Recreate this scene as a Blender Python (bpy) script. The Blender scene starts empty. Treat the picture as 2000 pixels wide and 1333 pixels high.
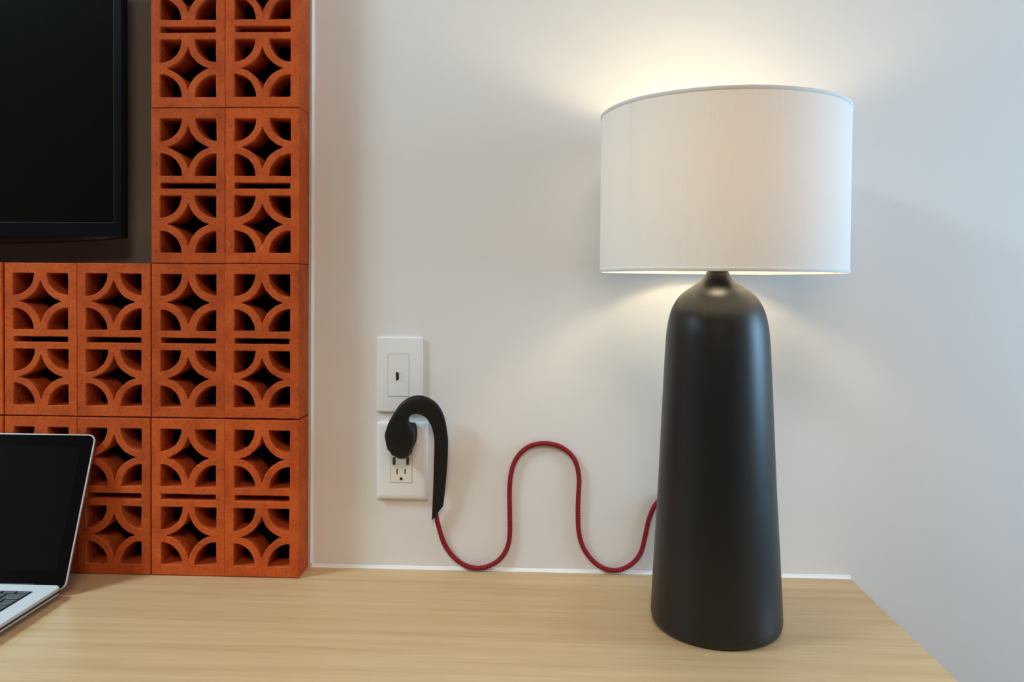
import bpy, bmesh, math, random
from mathutils import Vector, Matrix, noise

scn = bpy.context.scene
COL = scn.collection
ZD = 0.75                       # height of the desk surface above the floor

# ------------------------------------------------------------------ camera
cd = bpy.data.cameras.new('camera')
cam = bpy.data.objects.new('camera', cd)
COL.objects.link(cam)
cd.sensor_fit = 'HORIZONTAL'
cd.sensor_width = 36.0
cd.lens = 1530.0 / 2000.0 * 36.0
cd.shift_x = 0.0
cd.shift_y = -(666.5 - 584.44) / 2000.0
cd.clip_start = 0.02
right = Vector((0.99928506, 0.03687383, 0.00834854))
up = Vector((-0.00909169, 0.02003247, 0.99975799))
fwd = Vector((-0.03669766, 0.99911912, -0.02035339))
cam.matrix_world = Matrix(((right.x, up.x, -fwd.x, 0.0),
                           (right.y, up.y, -fwd.y, -1.21364),
                           (right.z, up.z, -fwd.z, 0.44923 + ZD),
                           (0, 0, 0, 1)))
scn.camera = cam

# ------------------------------------------------------------------ view, world, lights
scn.view_settings.view_transform = 'Standard'
scn.view_settings.look = 'None'
scn.view_settings.exposure = 0.0
scn.view_settings.gamma = 1.0
scn.view_settings.use_curve_mapping = False
try:
    scn.cycles.use_denoising = True
except Exception:
    pass

world = bpy.data.worlds.new('sky')
scn.world = world
world.use_nodes = True
bg = world.node_tree.nodes['Background']
bg.inputs['Color'].default_value = (0.45, 0.66, 1.0, 1)
bg.inputs['Strength'].default_value = 0.6


def area(name, loc, target, sx, sy, power, color, shape='RECTANGLE'):
    l = bpy.data.lights.new(name, 'AREA')
    l.shape = shape
    l.size = sx
    l.size_y = sy
    l.energy = power
    l.color = color
    o = bpy.data.objects.new(name, l)
    COL.objects.link(o)
    o.location = loc
    d = Vector(target) - Vector(loc)
    o.rotation_euler = d.to_track_quat('-Z', 'Z').to_euler()
    return o


# daylight in the window of the right wall, close to the corner of the photographed wall
area('window_daylight', (1.87, -0.42, 1.30), (0.0, -0.42, 1.30), 0.62, 1.96, 63.0, (0.395, 0.715, 1.0))
# the square ceiling panel light up on the left
area('ceiling_panel_daylight', (-2.0, -0.95, 2.570), (-2.0, -0.95, 0.0), 0.55, 0.55, 59.0, (0.62, 0.87, 1.0))
# added warm fill from above, behind the camera; no lamp known there
area('added_ceiling_fill', (0.0, -2.1, 2.570), (0.0, -2.1, 0.0), 0.80, 0.80, 30.0, (1.0, 0.755, 0.545))


# ------------------------------------------------------------------ material helpers
def mat(name, color, rough=0.6, metal=0.0, spec=0.5):
    m = bpy.data.materials.new(name)
    m.use_nodes = True
    b = m.node_tree.nodes['Principled BSDF']
    b.inputs['Base Color'].default_value = (*color, 1)
    b.inputs['Roughness'].default_value = rough
    b.inputs['Metallic'].default_value = metal
    b.inputs['Specular IOR Level'].default_value = spec
    return m


def nn(m, t, **kw):
    n = m.node_tree.nodes.new(t)
    for k, v in kw.items():
        setattr(n, k, v)
    return n


def lk(m, a, b):
    m.node_tree.links.new(a, b)


def bsdf(m):
    return m.node_tree.nodes['Principled BSDF']


def coords(m, scale=(1, 1, 1), kind='Object'):
    tc = nn(m, 'ShaderNodeTexCoord')
    mp = nn(m, 'ShaderNodeMapping')
    mp.inputs['Scale'].default_value = scale
    lk(m, tc.outputs[kind], mp.inputs['Vector'])
    return mp.outputs['Vector']


def noise_node(m, vec, scale, detail=4.0, rough=0.55):
    n = nn(m, 'ShaderNodeTexNoise')
    n.inputs['Scale'].default_value = scale
    n.inputs['Detail'].default_value = detail
    n.inputs['Roughness'].default_value = rough
    if vec is not None:
        lk(m, vec, n.inputs['Vector'])
    return n.outputs['Fac']


def ramp(m, fac, stops):
    r = nn(m, 'ShaderNodeValToRGB')
    e = r.color_ramp.elements
    e[0].position, e[0].color = stops[0][0], (*stops[0][1], 1)
    e[1].position, e[1].color = stops[-1][0], (*stops[-1][1], 1)
    for p, c in stops[1:-1]:
        x = e.new(p)
        x.color = (*c, 1)
    lk(m, fac, r.inputs['Fac'])
    return r.outputs['Color']


def bump(m, fac, strength=0.2, dist=0.001):
    b = nn(m, 'ShaderNodeBump')
    b.inputs['Strength'].default_value = strength
    b.inputs['Distance'].default_value = dist
    lk(m, fac, b.inputs['Height'])
    lk(m, b.outputs['Normal'], bsdf(m).inputs['Normal'])


def mixcol(m, fac, a, b, mode='MIX'):
    x = nn(m, 'ShaderNodeMix', data_type='RGBA', blend_type=mode)
    for s, v in ((x.inputs[0], fac), (x.inputs[6], a), (x.inputs[7], b)):
        if isinstance(v, (int, float)):
            s.default_value = v
        elif isinstance(v, tuple):
            s.default_value = (*v, 1)
        else:
            lk(m, v, s)
    return x.outputs[2]


# painted plaster
def paint(name, c):
    m = mat(name, c, 0.55, 0, 0.35)
    v = coords(m)
    n1 = noise_node(m, v, 2.2, 3)
    lk(m, mixcol(m, n1, tuple(x * 0.975 for x in c), tuple(min(1, x * 1.02) for x in c)), bsdf(m).inputs['Base Color'])
    n2 = noise_node(m, v, 260, 3)
    bump(m, n2, 0.12, 0.0008)
    return m


M_WALL = paint('white_wall_paint', (0.79, 0.775, 0.765))
M_CEIL = paint('ceiling_paint', (0.82, 0.82, 0.81))
M_WALLF = paint('taupe_wall_paint', (0.16, 0.145, 0.13))
M_FLOOR = mat('floor_wood', (0.30, 0.21, 0.14), 0.45)
_v = coords(M_FLOOR, (1.5, 18, 1))
lk(M_FLOOR, ramp(M_FLOOR, noise_node(M_FLOOR, _v, 3, 5), [(0.3, (0.25, 0.17, 0.11)), (0.7, (0.36, 0.26, 0.17))]), bsdf(M_FLOOR).inputs['Base Color'])
M_CAULK = mat('white_caulk', (0.82, 0.82, 0.82), 0.35)
_n = noise_node(M_CAULK, coords(M_CAULK), 90, 2)
bump(M_CAULK, _n, 0.25, 0.001)

# terracotta
M_BRICK = mat('terracotta', (0.45, 0.13, 0.04), 0.82, 0, 0.25)
_v = coords(M_BRICK)
oi = nn(M_BRICK, 'ShaderNodeObjectInfo')
va = nn(M_BRICK, 'ShaderNodeVectorMath', operation='ADD')
sc_ = nn(M_BRICK, 'ShaderNodeVectorMath', operation='SCALE')
cx = nn(M_BRICK, 'ShaderNodeCombineXYZ')
lk(M_BRICK, oi.outputs['Random'], cx.inputs[0])
lk(M_BRICK, oi.outputs['Random'], cx.inputs[2])
lk(M_BRICK, cx.outputs[0], sc_.inputs[0])
sc_.inputs['Scale'].default_value = 7.0
lk(M_BRICK, _v, va.inputs[0])
lk(M_BRICK, sc_.outputs[0], va.inputs[1])
_v = va.outputs[0]
_c1 = ramp(M_BRICK, noise_node(M_BRICK, _v, 22, 5, 0.6), [(0.22, (0.34, 0.050, 0.008)), (0.52, (0.53, 0.090, 0.014)), (0.8, (0.62, 0.125, 0.022))])
_c2 = ramp(M_BRICK, noise_node(M_BRICK, _v, 190, 3, 0.7), [(0.30, (0.66, 0.60, 0.55)), (0.48, (1, 1, 1))])
_c3 = mixcol(M_BRICK, 1.0, _c1, _c2, 'MULTIPLY')
_c4 = ramp(M_BRICK, noise_node(M_BRICK, _v, 60, 4, 0.7), [(0.66, (0, 0, 0)), (0.78, (1, 1, 1))])
_c5 = mixcol(M_BRICK, _c4, _c3, (0.60, 0.20, 0.065))
tint = ramp(M_BRICK, oi.outputs['Random'], [(0.0, (0.90, 0.88, 0.86)), (1.0, (1.08, 1.06, 1.05))])
lk(M_BRICK, mixcol(M_BRICK, 1.0, _c5, tint, 'MULTIPLY'), bsdf(M_BRICK).inputs['Base Color'])
bump(M_BRICK, noise_node(M_BRICK, _v, 130, 6, 0.7), 0.45, 0.0014)
M_BACKING = mat('charcoal_backing_board', (0.165, 0.145, 0.135), 0.75, 0, 0.3)
bump(M_BACKING, noise_node(M_BACKING, coords(M_BACKING), 260, 3), 0.12, 0.0008)

M_BLACK = mat('hole_shade_black', (0.008, 0.007, 0.007), 0.9, 0, 0.1)  # painted stand-in for the deep shade inside the block holes

# desk laminate, grain along x
M_DESK = mat('maple_laminate', (0.6, 0.42, 0.23), 0.42, 0, 0.4)
_v = coords(M_DESK, (0.55, 14, 3))
_g1 = noise_node(M_DESK, _v, 5, 6, 0.6)
_v2 = coords(M_DESK, (1.6, 120, 3))
_g2 = noise_node(M_DESK, _v2, 3, 4, 0.6)
_w1 = ramp(M_DESK, _g1, [(0.28, (0.52, 0.335, 0.165)), (0.5, (0.595, 0.405, 0.215)), (0.72, (0.64, 0.455, 0.255))])
_w2 = ramp(M_DESK, _g2, [(0.3, (0.93, 0.92, 0.905)), (0.65, (1.02, 1.02, 1.02))])
lk(M_DESK, mixcol(M_DESK, 1.0, _w1, _w2, 'MULTIPLY'), bsdf(M_DESK).inputs['Base Color'])
bump(M_DESK, _g2, 0.04, 0.0005)
M_STEEL = mat('black_steel', (0.03, 0.03, 0.03), 0.5, 0.6)

# lamp
M_LAMP = mat('matte_black_ceramic', (0.006, 0.006, 0.0065), 0.39, 0, 0.5)
bump(M_LAMP, noise_node(M_LAMP, coords(M_LAMP), 40, 2), 0.03, 0.001)
M_COLLAR = mat('black_collar', (0.010, 0.010, 0.012), 0.35)
M_BRASS = mat('socket_brass', (0.5, 0.4, 0.22), 0.35, 1.0)


def fabric(name, c_diff, c_trans, fac):
    m = bpy.data.materials.new(name)
    m.use_nodes = True
    nt = m.node_tree
    nt.nodes.remove(nt.nodes['Principled BSDF'])
    out = nt.nodes['Material Output']
    d = nn(m, 'ShaderNodeBsdfDiffuse')
    t = nn(m, 'ShaderNodeBsdfTranslucent')
    t.inputs['Color'].default_value = (*c_trans, 1)
    mx = nn(m, 'ShaderNodeMixShader')
    mx.inputs[0].default_value = fac
    v = coords(m, (1, 1, 1), 'UV')
    w1 = nn(m, 'ShaderNodeTexWave', wave_type='BANDS', bands_direction='X')
    w1.inputs['Scale'].default_value = 300
    w1.inputs['Distortion'].default_value = 1.5
    lk(m, v, w1.inputs['Vector'])
    n = noise_node(m, coords(m, (500, 6, 1), 'UV'), 1.0, 3)
    lk(m, mixcol(m, n, tuple(x * 0.965 for x in c_diff), tuple(min(1, x * 1.02) for x in c_diff)), d.inputs['Color'])
    b = nn(m, 'ShaderNodeBump')
    b.inputs['Strength'].default_value = 0.06
    b.inputs['Distance'].default_value = 0.0004
    lk(m, w1.outputs['Fac'], b.inputs['Height'])
    lk(m, b.outputs['Normal'], d.inputs['Normal'])
    lk(m, d.outputs[0], mx.inputs[1])
    lk(m, t.outputs[0], mx.inputs[2])
    lk(m, mx.outputs[0], out.inputs['Surface'])
    return m


M_SHADE = fabric('white_linen_shade', (0.805, 0.795, 0.775), (0.85, 0.62, 0.36), 0.06)
M_HEM = mat('shade_hem', (0.80, 0.79, 0.77), 0.8, 0, 0.2)
M_BULB = bpy.data.materials.new('glowing_bulb')
M_BULB.use_nodes = True
_b = bsdf(M_BULB)
_b.inputs['Base Color'].default_value = (1, 0.95, 0.85, 1)
_b.inputs['Emission Color'].default_value = (1.0, 0.795, 0.495, 1)
_b.inputs['Emission Strength'].default_value = 51.0

# plastics, metals, screens
M_PLATE = mat('white_plastic', (0.83, 0.83, 0.84), 0.32)
M_INSERT = mat('ivory_plastic', (0.80, 0.775, 0.72), 0.35)
M_DARK = mat('dark_slot', (0.012, 0.010, 0.008), 0.6)
M_CONTACT = mat('brown_slot', (0.06, 0.035, 0.015), 0.5)
M_RUBBER = mat('black_rubber', (0.006, 0.006, 0.006), 0.50, 0, 0.3)
bump(M_RUBBER, noise_node(M_RUBBER, coords(M_RUBBER), 70, 3), 0.12, 0.001)
M_CORD = mat('red_braid', (0.4, 0.02, 0.03), 0.75, 0, 0.3)
_v = coords(M_CORD, (1, 1, 1), 'UV')
_w = nn(M_CORD, 'ShaderNodeTexWave', wave_type='BANDS', bands_direction='DIAGONAL')
_w.inputs['Scale'].default_value = 1.0
lk(M_CORD, _v, _w.inputs['Vector'])
lk(M_CORD, ramp(M_CORD, _w.outputs['Fac'], [(0.25, (0.14, 0.005, 0.008)), (0.6, (0.34, 0.013, 0.020))]), bsdf(M_CORD).inputs['Base Color'])
bump(M_CORD, _w.outputs['Fac'], 0.35, 0.0008)
M_ALU = mat('brushed_aluminium', (0.64, 0.64, 0.645), 0.42, 0.35)
bump(M_ALU, noise_node(M_ALU, coords(M_ALU), 900, 2), 0.03, 0.0003)
M_KEY = mat('black_key', (0.014, 0.015, 0.018), 0.42)
M_WELL = mat('keyboard_well', (0.02, 0.02, 0.022), 0.6)
M_GLASS = mat('black_glass', (0.003, 0.003, 0.003), 0.06, 0, 0.4)
M_LCD = mat('dark_display', (0.005, 0.005, 0.0045), 0.08, 0, 0.4)
M_TVSCR = mat('television_screen', (0.0040, 0.0040, 0.0034), 0.22, 0, 0.14)
M_TVBEZ = mat('television_bezel', (0.004, 0.0044, 0.005), 0.30, 0, 0.16)
M_TVBACK = mat('television_back', (0.004, 0.004, 0.004), 0.6, 0, 0.15)
M_TVTRIM = mat('television_gloss_trim', (0.008, 0.0035, 0.003), 0.30, 0, 0.22)
M_TVLINE = mat('television_trim_line', (0.05, 0.055, 0.06), 0.4, 0, 0.2)
M_FRAME = mat('window_frame_white', (0.8, 0.8, 0.8), 0.4)


# ------------------------------------------------------------------ object helpers
def obj(name, bm, m, parent=None, loc=None, smooth=False, angle=None):
    me = bpy.data.meshes.new(name)
    bmesh.ops.recalc_face_normals(bm, faces=bm.faces[:])
    bm.to_mesh(me)
    bm.free()
    me.materials.append(m)
    if smooth:
        for p in me.polygons:
            p.use_smooth = True
        if angle is not None:
            try:
                me.set_sharp_from_angle(angle=math.radians(angle))
            except Exception:
                pass
    o = bpy.data.objects.new(name, me)
    COL.objects.link(o)
    if parent is not None:
        o.parent = parent
    if loc is not None:
        o.location = loc
    return o


def tag(o, label, cat=None, group=None, kind=None):
    o['label'] = label
    if cat:
        o['category'] = cat
    if group:
        o['group'] = group
    if kind:
        o['kind'] = kind
    return o


def thing(name, label, cat, loc=(0, 0, 0), group=None):
    o = bpy.data.objects.new(name, None)
    COL.objects.link(o)
    o.location = loc
    o.empty_display_size = 0.05
    return tag(o, label, cat, group)


def box(bm, lo, hi, bev=0.0, seg=2):
    r = bmesh.ops.create_cube(bm, size=1.0)
    vs = r['verts']
    for v in vs:
        v.co = Vector([(lo[i] + hi[i]) / 2 + v.co[i] * (hi[i] - lo[i]) for i in range(3)])
    if bev > 0:
        es = list({e for v in vs for e in v.link_edges})
        bmesh.ops.bevel(bm, geom=es, offset=bev, segments=seg, affect='EDGES', profile=0.5)
    return bm


def B(lo, hi, bev=0.0, seg=2):
    return box(bmesh.new(), lo, hi, bev, seg)


def lathe(prof, n=96, off=None, closed_bottom=True, closed_top=True):
    """prof: list of (radius, z); off(z) gives an x offset of the axis."""
    bm = bmesh.new()
    rings = []
    for r, z in prof:
        dx = off(z) if off else 0.0
        rings.append([bm.verts.new((dx + r * math.cos(2 * math.pi * i / n), r * math.sin(2 * math.pi * i / n), z)) for i in range(n)])
    for a, b in zip(rings, rings[1:]):
        for i in range(n):
            j = (i + 1) % n
            bm.faces.new((a[i], a[j], b[j], b[i]))
    if closed_bottom:
        bm.faces.new(rings[0][::-1])
    if closed_top:
        bm.faces.new(rings[-1])
    return bm


def catmull(pts, sub=6, closed=False):
    P = [Vector(p) for p in pts]
    out = []
    n = len(P)
    rng = range(n) if closed else range(n - 1)
    for i in rng:
        if closed:
            p0, p1, p2, p3 = P[(i - 1) % n], P[i], P[(i + 1) % n], P[(i + 2) % n]
        else:
            p1, p2 = P[i], P[i + 1]
            p0 = P[i - 1] if i > 0 else p1 * 2 - p2
            p3 = P[i + 2] if i + 2 < n else p2 * 2 - p1
        for k in range(sub):
            t = k / sub
            out.append(0.5 * ((2 * p1) + (p2 - p0) * t + (2 * p0 - 5 * p1 + 4 * p2 - p3) * t * t + (3 * p1 - p0 - 3 * p2 + p3) * t ** 3))
    if not closed:
        out.append(P[-1])
    return out


def tube(path, r, seg=12, uvscale=1.0, caps=True):
    bm = bmesh.new()
    uv = bm.loops.layers.uv.new('UVMap')
    n = len(path)
    rings, lens = [], []
    acc = 0.0
    N = None
    for i, p in enumerate(path):
        t = (path[min(i + 1, n - 1)] - path[max(i - 1, 0)]).normalized()
        if N is None:
            N = t.orthogonal().normalized()
        N = (N - t * N.dot(t)).normalized()
        Bn = t.cross(N)
        if i:
            acc += (p - path[i - 1]).length
        lens.append(acc)
        rings.append([bm.verts.new(p + (N * math.cos(2 * math.pi * k / seg) + Bn * math.sin(2 * math.pi * k / seg)) * r) for k in range(seg)])
    for i in range(n - 1):
        for k in range(seg):
            j = (k + 1) % seg
            f = bm.faces.new((rings[i][k], rings[i][j], rings[i + 1][j], rings[i + 1][k]))
            us = [(lens[i], k / seg), (lens[i], (k + 1) / seg), (lens[i + 1], (k + 1) / seg), (lens[i + 1], k / seg)]
            for lp, (a, b) in zip(f.loops, us):
                lp[uv].uv = (a * uvscale, b * 1.0)
    if caps:
        bm.faces.new(rings[0][::-1])
        bm.faces.new(rings[-1])
    return bm


def rrect(x0, x1, y0, y1, r, seg=6):
    pts = []
    for cx_, cy_, a0 in ((x1 - r, y1 - r, 0), (x0 + r, y1 - r, 90), (x0 + r, y0 + r, 180), (x1 - r, y0 + r, 270)):
        for k in range(seg + 1):
            a = math.radians(a0 + 90 * k / seg)
            pts.append((cx_ + r * math.cos(a), cy_ + r * math.sin(a)))
    return pts


def loft(loops, cap0=True, cap1=True):
    """loops: list of equally long lists of 3D points."""
    bm = bmesh.new()
    rs = [[bm.verts.new(p) for p in lp] for lp in loops]
    n = len(rs[0])
    for a, b in zip(rs, rs[1:]):
        for i in range(n):
            j = (i + 1) % n
            bm.faces.new((a[i], a[j], b[j], b[i]))
    if cap0:
        bm.faces.new(rs[0][::-1])
    if cap1:
        bm.faces.new(rs[-1])
    return bm


# ------------------------------------------------------------------ the room
XL, XR, YF, ZC = -2.45, 1.85, -3.95, 2.60


def struct(name, bm, m, label, parent=None):
    o = obj(name, bm, m, parent)
    if parent is None:
        tag(o, label, kind='structure')
    return o


struct('floor', B((XL - .1, YF - .1, -0.06), (XR + .1, 0.10, 0.0)), M_FLOOR, 'brown wooden floor of the room below the desk')
struct('ceiling', B((XL - .1, YF - .1, ZC), (XR + .1, 0.10, ZC + 0.08)), M_CEIL, 'plain white ceiling of the room')
wall_back = struct('wall_back', B((XL - .1, 0.0, 0.0), (XR + .1, 0.10, ZC)), M_WALL, 'white painted wall behind the lamp and the terracotta blocks')
struct('wall_left', B((XL - .10, YF, 0.0), (XL, 0.0, ZC)), M_WALLF, 'taupe painted side wall on the left')
# right wall with a window opening near the corner
bm = bmesh.new()
WY0, WY1, WZ0, WZ1 = -0.78, -0.06, 0.27, 2.33
box(bm, (XR, YF, 0.0), (XR + .10, WY0, ZC))
box(bm, (XR, WY1, 0.0), (XR + .10, 0.0, ZC))
box(bm, (XR, WY0, 0.0), (XR + .10, WY1, WZ0))
box(bm, (XR, WY0, WZ1), (XR + .10, WY1, ZC))
struct('wall_right', bm, M_WALL, 'white painted side wall with the window on the right')
bm = bmesh.new()
for lo, hi in (((XR + .04, WY0, WZ0), (XR + .09, WY0 + .045, WZ1)), ((XR + .04, WY1 - .045, WZ0), (XR + .09, WY1, WZ1)),
               ((XR + .04, WY0, WZ0), (XR + .09, WY1, WZ0 + .045)), ((XR + .04, WY0, WZ1 - .045), (XR + .09, WY1, WZ1))):
    box(bm, lo, hi, 0.004, 1)
struct('window_1', bm, M_FRAME, 'white framed window in the right wall')
struct('wall_front', B((XL, YF - .10, 0.0), (XR, YF, ZC)), M_WALLF, 'taupe painted wall behind the camera')

# caulk beads: along the desk and along the terracotta blocks
BX = -0.3582      # right face of the terracotta blocks where it meets the wall
DESK_R = 0.4797   # right end of the desk


def bead(p0, p1, a, b, n=60, seed=3):
    """a fillet of quarter section from p0 to p1; a and b are the two leg vectors."""
    loops = []
    p0, p1, a, b = Vector(p0), Vector(p1), Vector(a), Vector(b)
    for i in range(n + 1):
        t = i / n
        c = p0.lerp(p1, t)
        k = 1.0 + 0.22 * noise.noise(Vector((t * 13, seed, 0)))
        lp = [c]
        for q in range(5):
            an = math.pi / 2 * q / 4
            lp.append(c + a * (k * (1 - 0.82 * math.sin(an)) if 0 < q < 4 else (k if q == 0 else 0.0)) + b * (k * (1 - 0.82 * math.cos(an)) if 0 < q < 4 else (k if q == 4 else 0.0)))
        loops.append([tuple(v) for v in lp])
    return loft(loops)


struct('trim_1', bead((BX + 0.001, -0.0002, ZD + 0.0001), (DESK_R - 0.0005, -0.0002, ZD + 0.0001), (0, -0.0045, 0), (0, 0, 0.0048), 90, 3), M_CAULK,
       'white caulk bead along the desk at the foot of the wall')
struct('trim_2', bead((BX + 0.0004, -0.0002, ZD + 0.006), (BX + 0.0004, -0.0002, ZD + 0.99), (0, -0.004, 0), (0.0036, 0, 0), 90, 9), M_CAULK,
       'white caulk bead running up beside the terracotta blocks')

# ------------------------------------------------------------------ desk
desk = thing('desk', 'long pale maple desk with straight grain against the wall', 'desk', (-0.6, -0.32, 0))
DT = 0.036
obj('desk_top', B((-1.15, -0.33, ZD - DT), (DESK_R + 0.6, 0.3185, ZD), 0.0012, 1), M_DESK, desk)
for lx in (-1.08, 0.93):
    for ly in (-0.27, 0.25):
        obj('leg', B((lx - .02, ly - .02, 0.0), (lx + .02, ly + .02, ZD - DT), 0.002, 1), M_STEEL, desk)
obj('apron', B((-1.06, -0.26, ZD - DT - 0.05), (0.91, -0.235, ZD - DT), 0.002, 1), M_STEEL, desk)

# ------------------------------------------------------------------ terracotta blocks
BW, BH = 0.1140, 0.2334       # pitch
BD = 0.0470


def brick_bm(seed, wear=1.0):
    rnd = random.Random(seed)
    w, h = BW - 0.0009, BH - 0.0009
    so = Vector((seed * 3.17, seed * 1.31, 0))

    def jit(p, amp, freq=120):
        q = Vector((p[0] * freq, p[1] * freq, 0)) + so
        q2 = Vector((p[0] * freq * 3, p[1] * freq * 3, 5)) + so
        chip = max(0.0, noise.noise(q * 0.7 + Vector((9, 2, 4))) - 0.45) * 2.0
        return (p[0] + amp * (noise.noise(q) + 0.5 * noise.noise(q2)) + amp * chip * 0.8,
                p[1] + amp * (noise.noise(q + Vector((31, 7, 0))) + 0.5 * noise.noise(q2 + Vector((3, 17, 0)))) - amp * chip * 0.8)

    loops = []
    # outline, counter-clockwise
    out = []
    nx, nz = 10, 20
    out += [(w * i / nx, 0) for i in range(nx)]
    out += [(w, h * i / nz) for i in range(nz)]
    out += [(w - w * i / nx, h) for i in range(nx)]
    out += [(0, h - h * i / nz) for i in range(nz)]
    loops.append(([jit(p, 0.00028, 60) for p in out], False))
    mx = 0.1235 * w
    cw = w - 2 * mx
    ch = 0.3685 * h
    mz = 0.0675 * h
    ja = 0.00042 * wear
    for cell in (0, 1):
        z0 = mz if cell == 0 else h - mz - ch
        x0 = mx + rnd.uniform(-.0006, .0006)
        x1, z1 = x0 + cw, z0 + ch
        rq = cw * 0.382 * rnd.uniform(0.975, 1.02)
        rs = cw * 0.5130 * rnd.uniform(0.99, 1.012)
        N = 9
        for (cx_, cz_, sx, sz) in ((x0, z0, 1, 1), (x1, z0, -1, 1), (x1, z1, -1, -1), (x0, z1, 1, -1)):
            r1 = rq * rnd.uniform(0.97, 1.02)
            f = 0.0014
            lp = [(cx_ + f * sx, cz_), (cx_ + r1 * 0.5 * sx, cz_), ]
            for k in range(N + 1):
                a = math.pi / 2 * k / N
                lp.append((cx_ + r1 * math.cos(a) * sx, cz_ + r1 * 1.03 * math.sin(a) * sz))
            lp += [(cx_, cz_ + r1 * 0.5 * sz), (cx_, cz_ + f * sz), (cx_ + f * 0.3 * sx, cz_ + f * 0.3 * sz)]
            if sx * sz < 0:
                lp = lp[::-1]
            loops.append(([jit(p, ja) for p in lp], True))
        # four-pointed star between the four arcs
        xm, zm = (x0 + x1) / 2, (z0 + z1) / 2
        st = []
        ax = math.acos((cw / 2) / rs)
        for (cx_, cz_, a_from, a_to) in ((x0, z0, ax, math.pi / 2 - ax), (x0, z1, -math.pi / 2 + ax, -ax), (x1, z1, math.pi + ax, 1.5 * math.pi - ax), (x1, z0, math.pi / 2 + ax, math.pi - ax)):
            for k in range(N + 1):
                a = a_from + (a_to - a_from) * k / N
                if k == 0:
                    a += 0.02
                if k == N:
                    a -= 0.02
                st.append((cx_ + rs * math.cos(a), cz_ + rs * math.sin(a)))
        # order the points by angle about the middle
        st.sort(key=lambda p: math.atan2(p[1] - zm, p[0] - xm))
        loops.append(([jit(p, ja) for p in st], True))
    sl0, sl1 = h / 2 - 0.0042, h / 2 + 0.0042
    s = [(mx + 0.0005, sl0 + .001)] + [(mx + 0.002 + (cw - 0.004) * i / 6, sl0) for i in range(7)] + [(w - mx - 0.0005, sl0 + .001), (w - mx - .0005, sl1 - .001)] + \
        [(w - mx - 0.002 - (cw - 0.004) * i / 6, sl1) for i in range(7)] + [(mx + 0.0005, sl1 - .001)]
    loops.append(([jit(p, ja * 0.8) for p in s], True))

    bm = bmesh.new()
    bv = 0.0010
    front_edges = []
    for pts, hole in loops:
        n = len(pts)
        area2 = sum(pts[i][0] * pts[(i + 1) % n][1] - pts[(i + 1) % n][0] * pts[i][1] for i in range(n))
        if area2 < 0:
            pts = pts[::-1]
        A, Bq, C = [], [], []
        for i in range(n):
            p, a, b = Vector(pts[i]), Vector(pts[i - 1]), Vector(pts[(i + 1) % n])
            t = (b - a).normalized()
            nrm = Vector((-t.y, t.x))          # inwards of a counter-clockwise loop
            sgn = -1 if hole else 1
            ins = p + nrm * bv * sgn
            A.append(bm.verts.new((ins.x, -BD, ins.y)))
            Bq.append(bm.verts.new((p.x, -BD + bv * 1.1, p.y)))
            ex = p + nrm * 0.0018 * (-1 if hole else 0)
            C.append(bm.verts.new((ex.x, 0.0, ex.y)))
        for i in range(n):
            j = (i + 1) % n
            bm.faces.new((A[i], A[j], Bq[j], Bq[i]))
            bm.faces.new((Bq[i], Bq[j], C[j], C[i]))
            front_edges.append(bm.edges.get((A[i], A[j])))
    bmesh.ops.triangle_fill(bm, use_beauty=True, use_dissolve=False, edges=front_edges, normal=(0, -1, 0))
    return bm


screen = thing('terracotta_block_screen', 'orange terracotta breeze blocks with star cut-outs stacked beside and below the television', 'block screen', (-0.59, -0.026, ZD))
SO = Vector((-0.59, -0.026, ZD))
colsR = [-0.3612, -0.4744, -0.5886, -0.7026, -0.8170]    # right edge of each column
rows = [0.0022, 0.2412, 0.4746, 0.7080]
sd = 1
jr = random.Random(11)
for r in range(4):
    for c in range(5 if r < 2 else 2):
        o = obj('brick', brick_bm(sd, 1.7 if c == 0 else 1.0 + 0.35 * (sd % 3)), M_BRICK, screen)
        x = colsR[c] - BW + 0.0004 + jr.uniform(-.0004, .0004)
        z = rows[r] + 0.0004 + (0.0006 if c == 0 else 0)
        if r == 0:
            z = 0.0008
        y = -0.0050 + jr.uniform(-.0008, .0004) + (0.0006 if c % 2 else 0)
        o.location = (x - SO.x, y - SO.y, z)
        o.rotation_euler = (0, jr.uniform(-.003, .003), jr.uniform(-.004, .004))
        if r == 0:
            o.rotation_euler = (0, 0, jr.uniform(-.004, .004))
            o.scale = (1, 1, (rows[1] - 0.0012) / BH)
        sd += 1
obj('niche_panel', B((-1.44, -0.0030, ZD + rows[2] - 0.02), (colsR[1] - BW + .004, -0.0002, ZD + 1.20)), M_BACKING, wall_back)
obj('hole_shade_sheet', B((colsR[4] - BW - SO.x + .002, 0.0218, 0.0008), (colsR[0] - SO.x - .0015, 0.0228, rows[2] - .002)), M_BLACK, screen)  # added black sheets behind the blocks, darken the holes
obj('hole_shade_sheet', B((colsR[1] - BW - SO.x + .002, 0.0218, rows[2]), (colsR[0] - SO.x - .0015, 0.0228, rows[3] + BH - .002)), M_BLACK, screen)

# ------------------------------------------------------------------ television
TVF = -0.058
tv = thing('television', 'black flat television mounted on the wall inside the terracotta frame', 'television', (-0.985, TVF, ZD + 0.50))
TO = Vector((-0.985, TVF, 0.50))
tx1, tz0, tz1 = -0.6302 + 0.985, 0.5138 - 0.50, 0.93 - 0.50
tx0 = -tx1


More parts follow.
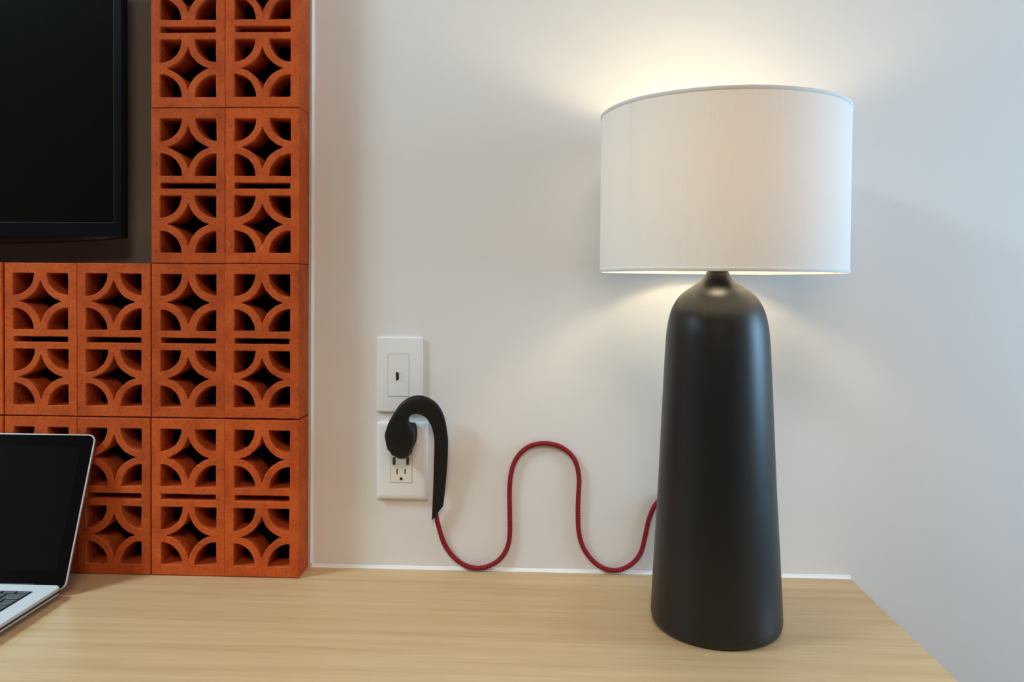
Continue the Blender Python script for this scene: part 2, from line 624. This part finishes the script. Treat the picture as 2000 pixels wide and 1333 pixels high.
def ring_frame(x0, x1, z0, z1, ix0, ix1, iz0, iz1, y0, y1):
    """rectangular ring from y0 (front) to y1 (back)."""
    bm = bmesh.new()
    O = [(x0, z0), (x1, z0), (x1, z1), (x0, z1)]
    I = [(ix0, iz0), (ix1, iz0), (ix1, iz1), (ix0, iz1)]
    of = [bm.verts.new((a, y0, b)) for a, b in O]
    inf = [bm.verts.new((a, y0, b)) for a, b in I]
    ob = [bm.verts.new((a, y1, b)) for a, b in O]
    ib = [bm.verts.new((a, y1, b)) for a, b in I]
    for i in range(4):
        j = (i + 1) % 4
        bm.faces.new((of[i], of[j], inf[j], inf[i]))
        bm.faces.new((ob[i], ob[j], of[j], of[i]))
        bm.faces.new((inf[i], inf[j], ib[j], ib[i]))
        bm.faces.new((ib[i], ib[j], ob[j], ob[i]))
    return bm


bz, bzb = 0.0110, 0.0206
obj('bezel', ring_frame(tx0, tx1, tz0, tz1, tx0 + bz, tx1 - bz, tz0 + bzb, tz1 - bz, 0.0, 0.012), M_TVBEZ, tv)
obj('trim_line', ring_frame(tx0 + bz, tx1 - bz, tz0 + bzb, tz1 - bz, tx0 + bz + .0009, tx1 - bz - .0009, tz0 + bzb + .0009, tz1 - bz - .0009, 0.0004, 0.008), M_TVLINE, tv)
obj('screen', B((tx0 + bz, 0.0022, tz0 + bzb), (tx1 - bz, 0.006, tz1 - bz)), M_TVSCR, tv)
bm = bmesh.new()
box(bm, (tx0 + .0005, 0.012, tz0 + .0005), (tx1 - .0005, 0.0195, tz1 - .0005))
box(bm, (tx0 + .12, 0.0195, tz0 + .03), (tx1 - .12, 0.034, tz1 - .06), 0.006, 2)
obj('back_housing', bm, M_TVBACK, tv)
# bowed lower lip
loops = []
n = 48
for i in range(n + 1):
    x = tx0 + (tx1 - tx0) * i / n
    u = abs(x) / tx1
    drop = 0.0018 + 0.0105 * (1 - u ** 3.4)
    loops.append([(x, 0.0012, tz0), (x, 0.0030, tz0 - drop * 0.75), (x, 0.0085, tz0 - drop), (x, 0.0165, tz0 - drop * 0.92), (x, 0.0190, tz0 - drop * 0.4), (x, 0.0190, tz0)])
obj('lower_trim', loft(loops), M_TVTRIM, tv, smooth=True, angle=40)
obj('wall_bracket', B((-0.11, 0.034, 0.14), (0.11, -TVF - 0.0035, 0.30), 0.002, 1), M_STEEL, tv)

# ------------------------------------------------------------------ laptop
LXR, LY, LT = -0.6685, -0.1430, 0.0182     # right edge, back edge, deck height
LW, LDp = 0.325, 0.227
lap = thing('laptop', 'open silver aluminium laptop with black screen at the left edge of the desk', 'laptop', (LXR - LW / 2, LY - LDp / 2, ZD))
hx, hy = LW / 2, LDp / 2


def rl(ins, z, r=0.012):
    return [(x, y, z) for x, y in rrect(-hx + ins, hx - ins, -hy + ins, hy - ins, max(0.002, r - ins * 0.4), 6)]


base = obj('base', loft([rl(0.030, 0.0018), rl(0.012, 0.0030), rl(0.0045, 0.0052), rl(0.0012, 0.0080), rl(0.0, 0.0100), rl(0.0, LT - 0.0008), rl(0.0007, LT)]), M_ALU, lap, smooth=True, angle=35)
for fx in (-1, 1):
    for fy in (-1, 1):
        obj('rubber_foot', lathe([(0.006, 0.0), (0.006, 0.0022)], 20), M_RUBBER, lap, (fx * (hx - .035), fy * (hy - .035), 0))
obj('optical_slot', B((hx - 0.0015, hy - 0.150, 0.0112), (hx + 0.00015, hy - 0.008, 0.0142)), M_DARK, base)
# keyboard well and keys
kx0, kx1 = -hx + 0.0265, hx - 0.0265
ky1 = hy - 0.0245
obj('keyboard_well', B((kx0, ky1 - 0.1085, LT - 0.0006), (kx1, ky1, LT + 0.00015)), M_WELL, base)
obj('trackpad', B((-0.0525, -hy + 0.008, LT - 0.0006), (0.0525, -hy + 0.084, LT + 0.0002), 0.0001, 1), M_ALU, base)
keymesh = {}


def key(x0, x1, y0, y1):
    kw, kh = round(x1 - x0, 5), round(y1 - y0, 5)
    if (kw, kh) not in keymesh:
        o = obj('key', loft([[(x, y, z) for x, y in rrect(-kw / 2 + i, kw / 2 - i, -kh / 2 + i, kh / 2 - i, 0.0013, 2)] for i, z in ((0, 0), (0, 0.0010), (0.0005, 0.0014))]), M_KEY, base)
        keymesh[(kw, kh)] = o.data
    else:
        o = bpy.data.objects.new('key', keymesh[(kw, kh)])
        COL.objects.link(o)
        o.parent = base
    o.location = ((x0 + x1) / 2, (y0 + y1) / 2, LT + 0.00015)


TW = kx1 - kx0
layouts = [([1] * 14, 0.0098), ([1] * 13 + [1.5], 0.0187), ([1.5] + [1] * 13, 0.0187), ([1.75] + [1] * 11 + [1.75], 0.0187), ([2.25] + [1] * 10 + [2.25], 0.0187),
           ([1, 1, 1, 1.25, 5, 1.25, 1, 1, 1, 1], 0.0187)]
y = ky1 - 0.0008
for lay, hgt in layouts:
    tot = sum(lay)
    x = kx0
    for wk in lay:
        ww = wk / tot * TW
        key(x + 0.0011, x + ww - 0.0011, y - hgt + 0.0011, y - 0.0011)
        x += ww
    y -= hgt
# hinge bar and lid
obj('hinge', B((-hx + 0.042, hy - 0.006, LT - 0.004), (hx - 0.042, hy + 0.005, LT - 0.0002), 0.001, 2), M_RUBBER, lap)
lid = bpy.data.objects.new('lid', None)
TILT = math.radians(20.8)
LH = 0.2200


def lidpt(x, v, d):
    """x along the hinge, v up the lid, d towards the viewer (normal of the screen)."""
    y0, z0 = hy + 0.0062, 0.0090
    return (x, y0 + v * math.sin(TILT) - d * math.cos(TILT), z0 + v * math.cos(TILT) + d * math.sin(TILT))


bpy.data.objects.remove(lid)


def ll(ins, d, r=0.0105):
    return [lidpt(x, v, d) for x, v in rrect(-hx + ins, hx - ins, ins, LH - ins, max(0.002, r - ins * 0.5), 7)]


lid = obj('lid', loft([ll(0.003, -0.0030), ll(0.0008, -0.0022), ll(0.0, -0.0008), ll(0.0, 0.0017), ll(0.0005, 0.0022)]), M_ALU, lap, smooth=True, angle=40)
obj('screen_glass', loft([ll(0.0016, 0.0015, 0.0095), ll(0.0016, 0.0026, 0.0095)]), M_GLASS, lid)
obj('display', loft([[lidpt(x, v, d) for x, v in rrect(-hx + 0.0185, hx - 0.0185, 0.0245, LH - 0.0185, 0.0004, 1)] for d in (0.0020, 0.00275)]), M_LCD, lid)

# ------------------------------------------------------------------ table lamp
LX, LYc = 0.2355, -0.1748
lamp = thing('table_lamp', 'lit table lamp with tall matte black base, white drum shade and red cord', 'table lamp', (LX, LYc, ZD))
prof = [(0.070, 0.0), (0.0775, 0.0006), (0.0815, 0.0030), (0.0838, 0.0075), (0.0847, 0.0130), (0.0847, 0.020), (0.0836, 0.0426), (0.0811, 0.0899), (0.0781, 0.144), (0.0752, 0.198), (0.0731, 0.2452), (0.0709, 0.2924), (0.0690, 0.3328),
        (0.0672, 0.3664), (0.0657, 0.3865), (0.0630, 0.4033), (0.0589, 0.4174), (0.0515, 0.4308), (0.0430, 0.4396), (0.0323, 0.4470), (0.0230, 0.4537), (0.0170, 0.4604), (0.0138, 0.4665)]
sm = catmull([(r, z, 0) for r, z in prof], 4)
sm = [(v.x, v.y) for v in sm]
lean = lambda z: -0.0036 * z / 0.4665
obj('base', lathe(sm, 128, lean), M_LAMP, lamp, smooth=True, angle=60)
obj('collar', lathe([(0.0132, 0.4660), (0.0136, 0.4668), (0.0136, 0.4775), (0.0128, 0.4785)], 48, lean), M_COLLAR, lamp, smooth=True, angle=30)
SX = -0.0006
SR, SZ0, SZ1 = 0.1569, 0.4655, 0.6708
socket = obj('socket', lathe([(0.0280, 0.4785), (0.0295, 0.4793), (0.0295, 0.4815), (0.0150, 0.4850), (0.0150, 0.520), (0.0175, 0.522), (0.0175, 0.551), (0.0135, 0.553)], 40, lambda z: -0.003), M_COLLAR, lamp, smooth=True, angle=30)
bulb_z = 0.577
bp = [(0.013, 0.552), (0.0135, 0.560), (0.019, 0.569), (0.0265, 0.580), (0.0295, 0.592), (0.0275, 0.605), (0.0210, 0.615), (0.011, 0.6205), (0.002, 0.622)]
obj('bulb', lathe([(v.x, v.y) for v in catmull([(r, z, 0) for r, z in bp], 3)], 32, lambda z: -0.003), M_BULB, lamp, smooth=True)
# shade: one sheet of cloth with sewn hems
bm = bmesh.new()
uv = bm.loops.layers.uv.new('UVMap')
n, k = 160, 8
rings = [[bm.verts.new((SX + SR * math.cos(2 * math.pi * i / n), SR * math.sin(2 * math.pi * i / n), SZ0 + (SZ1 - SZ0) * j / k)) for i in range(n)] for j in range(k + 1)]
for j in range(k):
    for i in range(n):
        q = (i + 1) % n
        f = bm.faces.new((rings[j][i], rings[j][q], rings[j + 1][q], rings[j + 1][i]))
        for lp, (a, b) in zip(f.loops, ((i / n, j / k), ((i + 1) / n, j / k), ((i + 1) / n, (j + 1) / k), (i / n, (j + 1) / k))):
            lp[uv].uv = (a, b)
shade = obj('shade', bm, M_SHADE, lamp, smooth=True)


def hem(z0, z1, amp, seed):
    loops = []
    nn_ = 160
    bm = bmesh.new()
    prof_ = [(SR - 0.0014, z0), (SR + 0.0002, z0 - 0.0003), (SR + 0.0010, z0 + 0.0004), (SR + 0.0010, z1 - 0.0004), (SR + 0.0003, z1), (SR - 0.0014, z1)]
    rs = []
    for i in range(nn_):
        a = 2 * math.pi * i / nn_
        w = amp * noise.noise(Vector((math.cos(a) * 2.2, math.sin(a) * 2.2, seed)))
        rs.append([bm.verts.new((SX + r * math.cos(a), r * math.sin(a), z + w)) for r, z in prof_])
    m_ = len(prof_)
    for i in range(nn_):
        q = (i + 1) % nn_
        for t in range(m_):
            u = (t + 1) % m_
            bm.faces.new((rs[i][t], rs[q][t], rs[q][u], rs[i][u]))
    return bm


obj('hem', hem(SZ1 - 0.0035, SZ1 + 0.0008, 0.0008, 1.0), M_HEM, shade, smooth=True, angle=50)
obj('hem', hem(SZ0 - 0.0006, SZ0 + 0.0034, 0.0003, 5.0), M_HEM, shade, smooth=True, angle=50)
# spider fitting that carries the shade
sp = obj('spider', tube([Vector((-0.003 + 0.017 * math.cos(a), 0.017 * math.sin(a), 0.521)) for a in [2 * math.pi * i / 24 for i in range(25)]], 0.0014, 8), M_BRASS, lamp, smooth=True)
for q in range(3):
    a = math.radians(95 + 120 * q)
    p0 = Vector((-0.003 + 0.017 * math.cos(a), 0.017 * math.sin(a), 0.521))
    p1 = Vector((SX + (SR - .001) * math.cos(a), (SR - .001) * math.sin(a), SZ1 - 0.004))
    pm = Vector((SX + 0.11 * math.cos(a), 0.11 * math.sin(a), 0.535))
    obj('arm', tube(catmull([p0, pm, p1], 8), 0.0013, 8), M_BRASS, sp, smooth=True)

# ------------------------------------------------------------------ wall plates
def plate_bm(x0, x1, z0, z1, t, edge, ef, r=0.003):
    cx_, cz_ = (x0 + x1) / 2, (z0 + z1) / 2

    def lp(ins, y):
        return [(x - cx_, y, z - cz_) for x, z in rrect(x0 + ins, x1 - ins, z0 + ins, z1 - ins, max(0.0008, r - ins * .3), 4)]
    return loft([lp(0, -0.0002), lp(0, -t * ef), lp(edge * 0.25, -t * (ef + (1 - ef) * 0.55)), lp(edge * 0.6, -t * (ef + (1 - ef) * 0.88)), lp(edge, -t)]), cx_, cz_


bm, cx_, cz_ = plate_bm(-0.2535, -0.1828, 0.2470, 0.3641, 0.0066, 0.0022, 0.72)
hd = thing('media_outlet', 'upper white wall plate with a single media socket', 'wall outlet', (cx_, 0, ZD + cz_))
obj('cover_plate', bm, M_PLATE, hd, smooth=True, angle=25)
ix0, ix1, iz0, iz1 = -0.2361 - cx_, -0.2036 - cx_, 0.2718 - cz_, 0.3377 - cz_
obj('gap', ring_frame(ix0 - .0004, ix1 + .0004, iz0 - .0004, iz1 + .0004, ix0, ix1, iz0, iz1, -0.00672, -0.005), mat('plate_shadow_gap', (0.18, 0.17, 0.17), 0.7), hd)
ins = obj('insert', B((ix0, -0.0071, iz0), (ix1, -0.004, iz1), 0.0004, 1), M_PLATE, hd)
hx0, hz0 = -0.2261 - cx_, 0.2945 - cz_
jack = obj('media_jack', B((hx0, -0.0074, hz0), (hx0 + 0.0137, -0.005, hz0 + 0.0170), 0.0003, 1), M_INSERT, hd)
pts = [(0.0012, 0.0028), (0.0040, 0.0028), (0.0060, 0.0046), (0.0060, 0.0136), (0.0040, 0.0156), (0.0012, 0.0156)]
obj('jack_opening', loft([[(hx0 + a + 0.0012, yy, hz0 + b - .0005) for a, b in pts] for yy in (-0.0076, -0.006)]), M_DARK, jack)

bm, cx_, cz_ = plate_bm(-0.2528, -0.1735, 0.1112, 0.2320, 0.0105, 0.0075, 0.66)
ot = thing('power_outlet', 'lower white wall plate with the black plug in its power socket', 'wall outlet', (cx_, 0, ZD + cz_))
obj('cover_plate', bm, M_PLATE, ot, smooth=True, angle=20)
rx0, rx1, rz0, rz1 = -0.2300 - cx_, -0.1972 - cx_, 0.1378 - cz_, 0.2046 - cz_
obj('gap', ring_frame(rx0 - .0005, rx1 + .0005, rz0 - .0005, rz1 + .0005, rx0, rx1, rz0, rz1, -0.01065, -0.009), mat('outlet_shadow_gap', (0.30, 0.26, 0.23), 0.7), ot)
rc = obj('receptacle', B((rx0, -0.0109, rz0), (rx1, -0.008, rz1), 0.0003, 1), M_INSERT, ot)


def slot(x, z, w, h, m):
    obj('slot', B((x - w / 2 - cx_, -0.0112, z - h / 2 - cz_), (x + w / 2 - cx_, -0.0098, z + h / 2 - cz_)), m, rc)


slot(-0.2204, 0.1552, 0.0018, 0.0082, M_CONTACT)
slot(-0.2079, 0.1554, 0.0018, 0.0074, M_CONTACT)
gp = [(-.0022, -.0022), (.0022, -.0022), (.0022, .0004), (.0012, .0022), (-.0012, .0022), (-.0022, .0004)]
obj('slot', loft([[(-0.2140 + a - cx_, yy, 0.1440 + b - cz_) for a, b in gp] for yy in (-0.0112, -0.0098)]), M_DARK, rc)
slot(-0.2252, 0.1715, 0.0042, 0.0120, M_CONTACT)
slot(-0.2040, 0.1717, 0.0042, 0.0120, M_CONTACT)

# ------------------------------------------------------------------ red cord with the black plug
CO = Vector((LX, LYc, 0))
cp = [(-0.1605, 0.110), (-0.1596, 0.089), (-0.1555, 0.0682), (-0.1481, 0.0443), (-0.1368, 0.0261), (-0.1207, 0.0128), (-0.1007, 0.0062), (-0.0807, 0.008), (-0.0609, 0.0189), (-0.0491, 0.0367), (-0.0449, 0.0584), (-0.0452, 0.0944),
      (-0.0458, 0.1263), (-0.0441, 0.1503), (-0.0389, 0.1703), (-0.0285, 0.1864), (-0.0125, 0.1975), (0.0082, 0.2013), (0.0295, 0.1977), (0.0465, 0.1869), (0.0572, 0.1709), (0.0617, 0.1482), (0.0610, 0.1203), (0.0606, 0.0964), (0.0623, 0.0646),
      (0.0699, 0.0392), (0.0859, 0.0188), (0.1057, 0.0083), (0.1255, 0.0080), (0.145, 0.0177), (0.1582, 0.0347), (0.1642, 0.0587), (0.1702, 0.0866), (0.1809, 0.1106)]
cr = 0.0037
path = []
for i, (x, z) in enumerate(cp):
    yy = -cr - 0.0006
    if z < 0.011:
        z, yy = max(z, cr + 0.0007), -cr - 0.0045
    elif z < 0.020:
        yy = -cr - 0.0030
    if i == 0:
        yy = -0.0125
    if i == 1:
        yy = -0.0090
    if i == 2:
        yy = -0.0060
    path.append(Vector((x, yy, z)))
path += [Vector((0.200, -0.008, 0.125)), Vector((0.222, -0.022, 0.110)), Vector((0.234, -0.040, 0.070)), Vector((0.2355, -0.062, 0.032)), Vector((0.2355, -0.0895, 0.022))]
path = [p - CO for p in path]
cordt = obj('power_cord', tube(catmull(path, 12), cr, 14, 170.0), M_CORD, lamp, smooth=True)
cordt['label'] = 'red braided power cord'

# plug body: a lumpy moulded knob in front of the receptacle
po = [(-0.2357, 0.2157), (-0.2336, 0.2250), (-0.2300, 0.2330), (-0.2200, 0.2370), (-0.2080, 0.2370), (-0.1985, 0.2335), (-0.1926, 0.2329), (-0.1902, 0.2260), (-0.1894, 0.2180), (-0.1909, 0.2039), (-0.1963, 0.1928), (-0.1990, 0.1835), (-0.2096, 0.1797),
      (-0.2205, 0.1840), (-0.2254, 0.1900), (-0.2309, 0.1946), (-0.2330, 0.2040)]
pc = Vector((-0.2125, 0.2085))
ol = catmull([(a, b, 0) for a, b in po], 4, True)
loops = []
for yy, s, fx in ((-0.0113, 0.90, 0.0015), (-0.0150, 0.97, 0.0015), (-0.0220, 1.00, 0.001), (-0.0240, 0.965, 0.0005), (-0.0260, 0.975, 0), (-0.0330, 0.99, 0), (-0.0390, 0.95, 0), (-0.0425, 0.85, 0), (-0.0442, 0.66, 0), (-0.0448, 0.35, 0)):
    loops.append([(pc.x + (v.x - pc.x) * s + fx - CO.x, yy - CO.y, pc.y + (v.y - pc.y) * s) for v in ol])
plug = obj('plug', loft(loops), M_RUBBER, cordt, smooth=True, angle=60)
plug['label'] = 'black moulded plug'
obj('ground_pin', B((-0.2110 - CO.x, -0.0135 - CO.y, 0.1835), (-0.2070 - CO.x, -0.0105 - CO.y, 0.1875)), M_CONTACT, cordt)
# flattened sleeve that arcs from the plug to the cord
SL = [(-0.2235, 0.1865), (-0.2318, 0.2020), (-0.2323, 0.2191), (-0.2291, 0.2348), (-0.2182, 0.2544), (-0.2082, 0.2676), (-0.1953, 0.2761), (-0.1788, 0.2782), (-0.1617, 0.2708), (-0.1506, 0.2577), (-0.1441, 0.2406), (-0.1405, 0.2164), (-0.1399, 0.2001), (-0.142, 0.1592), (-0.1478, 0.1038)]
SRr = [(-0.1992, 0.1865), (-0.1915, 0.2020), (-0.189, 0.2198), (-0.1951, 0.2337), (-0.1973, 0.2416), (-0.1954, 0.247), (-0.1905, 0.25), (-0.1825, 0.2496), (-0.1731, 0.2443), (-0.1676, 0.2357), (-0.1635, 0.2247), (-0.1609, 0.2083), (-0.1615, 0.1761), (-0.1632, 0.1351), (-0.1659, 0.0795)]
ys = [-.0355, -.0385, -.0395, -.0405, -.0415, -.042, -.041, -.039, -.035, -.031, -.0275, -.0245, -.022, -.0165, -.0115]
th = [.0070, .0082, .0082, .0078, .0073, .0068, .0062, .0056, .0050, .0047, .0045, .0043, .0042, .0040, .0034]
A_ = catmull([(a, y_, b) for (a, b), y_ in zip(SL, ys)], 6)
B_ = catmull([(a, y_, b) for (a, b), y_ in zip(SRr, ys)], 6)
T_ = catmull([(t, 0, 0) for t in th], 6)
loops = []
NS = 20
for i, (a, b, t) in enumerate(zip(A_, B_, T_)):
    c = (a + b) / 2
    e = (a - b) / 2
    lp = []
    crease = 0.0006 * noise.noise(Vector((i * 0.35, 3, 0)))
    for k in range(NS):
        an = 2 * math.pi * k / NS
        ca, sa = math.cos(an), math.sin(an)
        px = math.copysign(abs(ca) ** 0.75, ca)
        py = math.copysign(abs(sa) ** 0.6, sa)
        q = c + e * px + Vector((0, -(t.x + crease) * py, 0))
        lp.append(tuple(q - CO))
    loops.append(lp)
obj('sleeve', loft(loops), M_RUBBER, cordt, smooth=True, angle=50)

# ------------------------------------------------------------------ left ceiling panel light and added fill panel (outside the picture)
for lab, px_, py_ in (('square white ceiling panel light near the left wall', -2.0, -0.95), ('square white panel behind the camera, added to carry the fill light', 0.0, -2.1)):
    panel = thing('ceiling_panel_light', lab, 'ceiling light', (px_, py_, ZC), 'ceiling panel lights')
    obj('housing', B((-0.42, -0.42, -0.022), (0.42, 0.42, -0.0005), 0.002, 1), M_FRAME, panel)
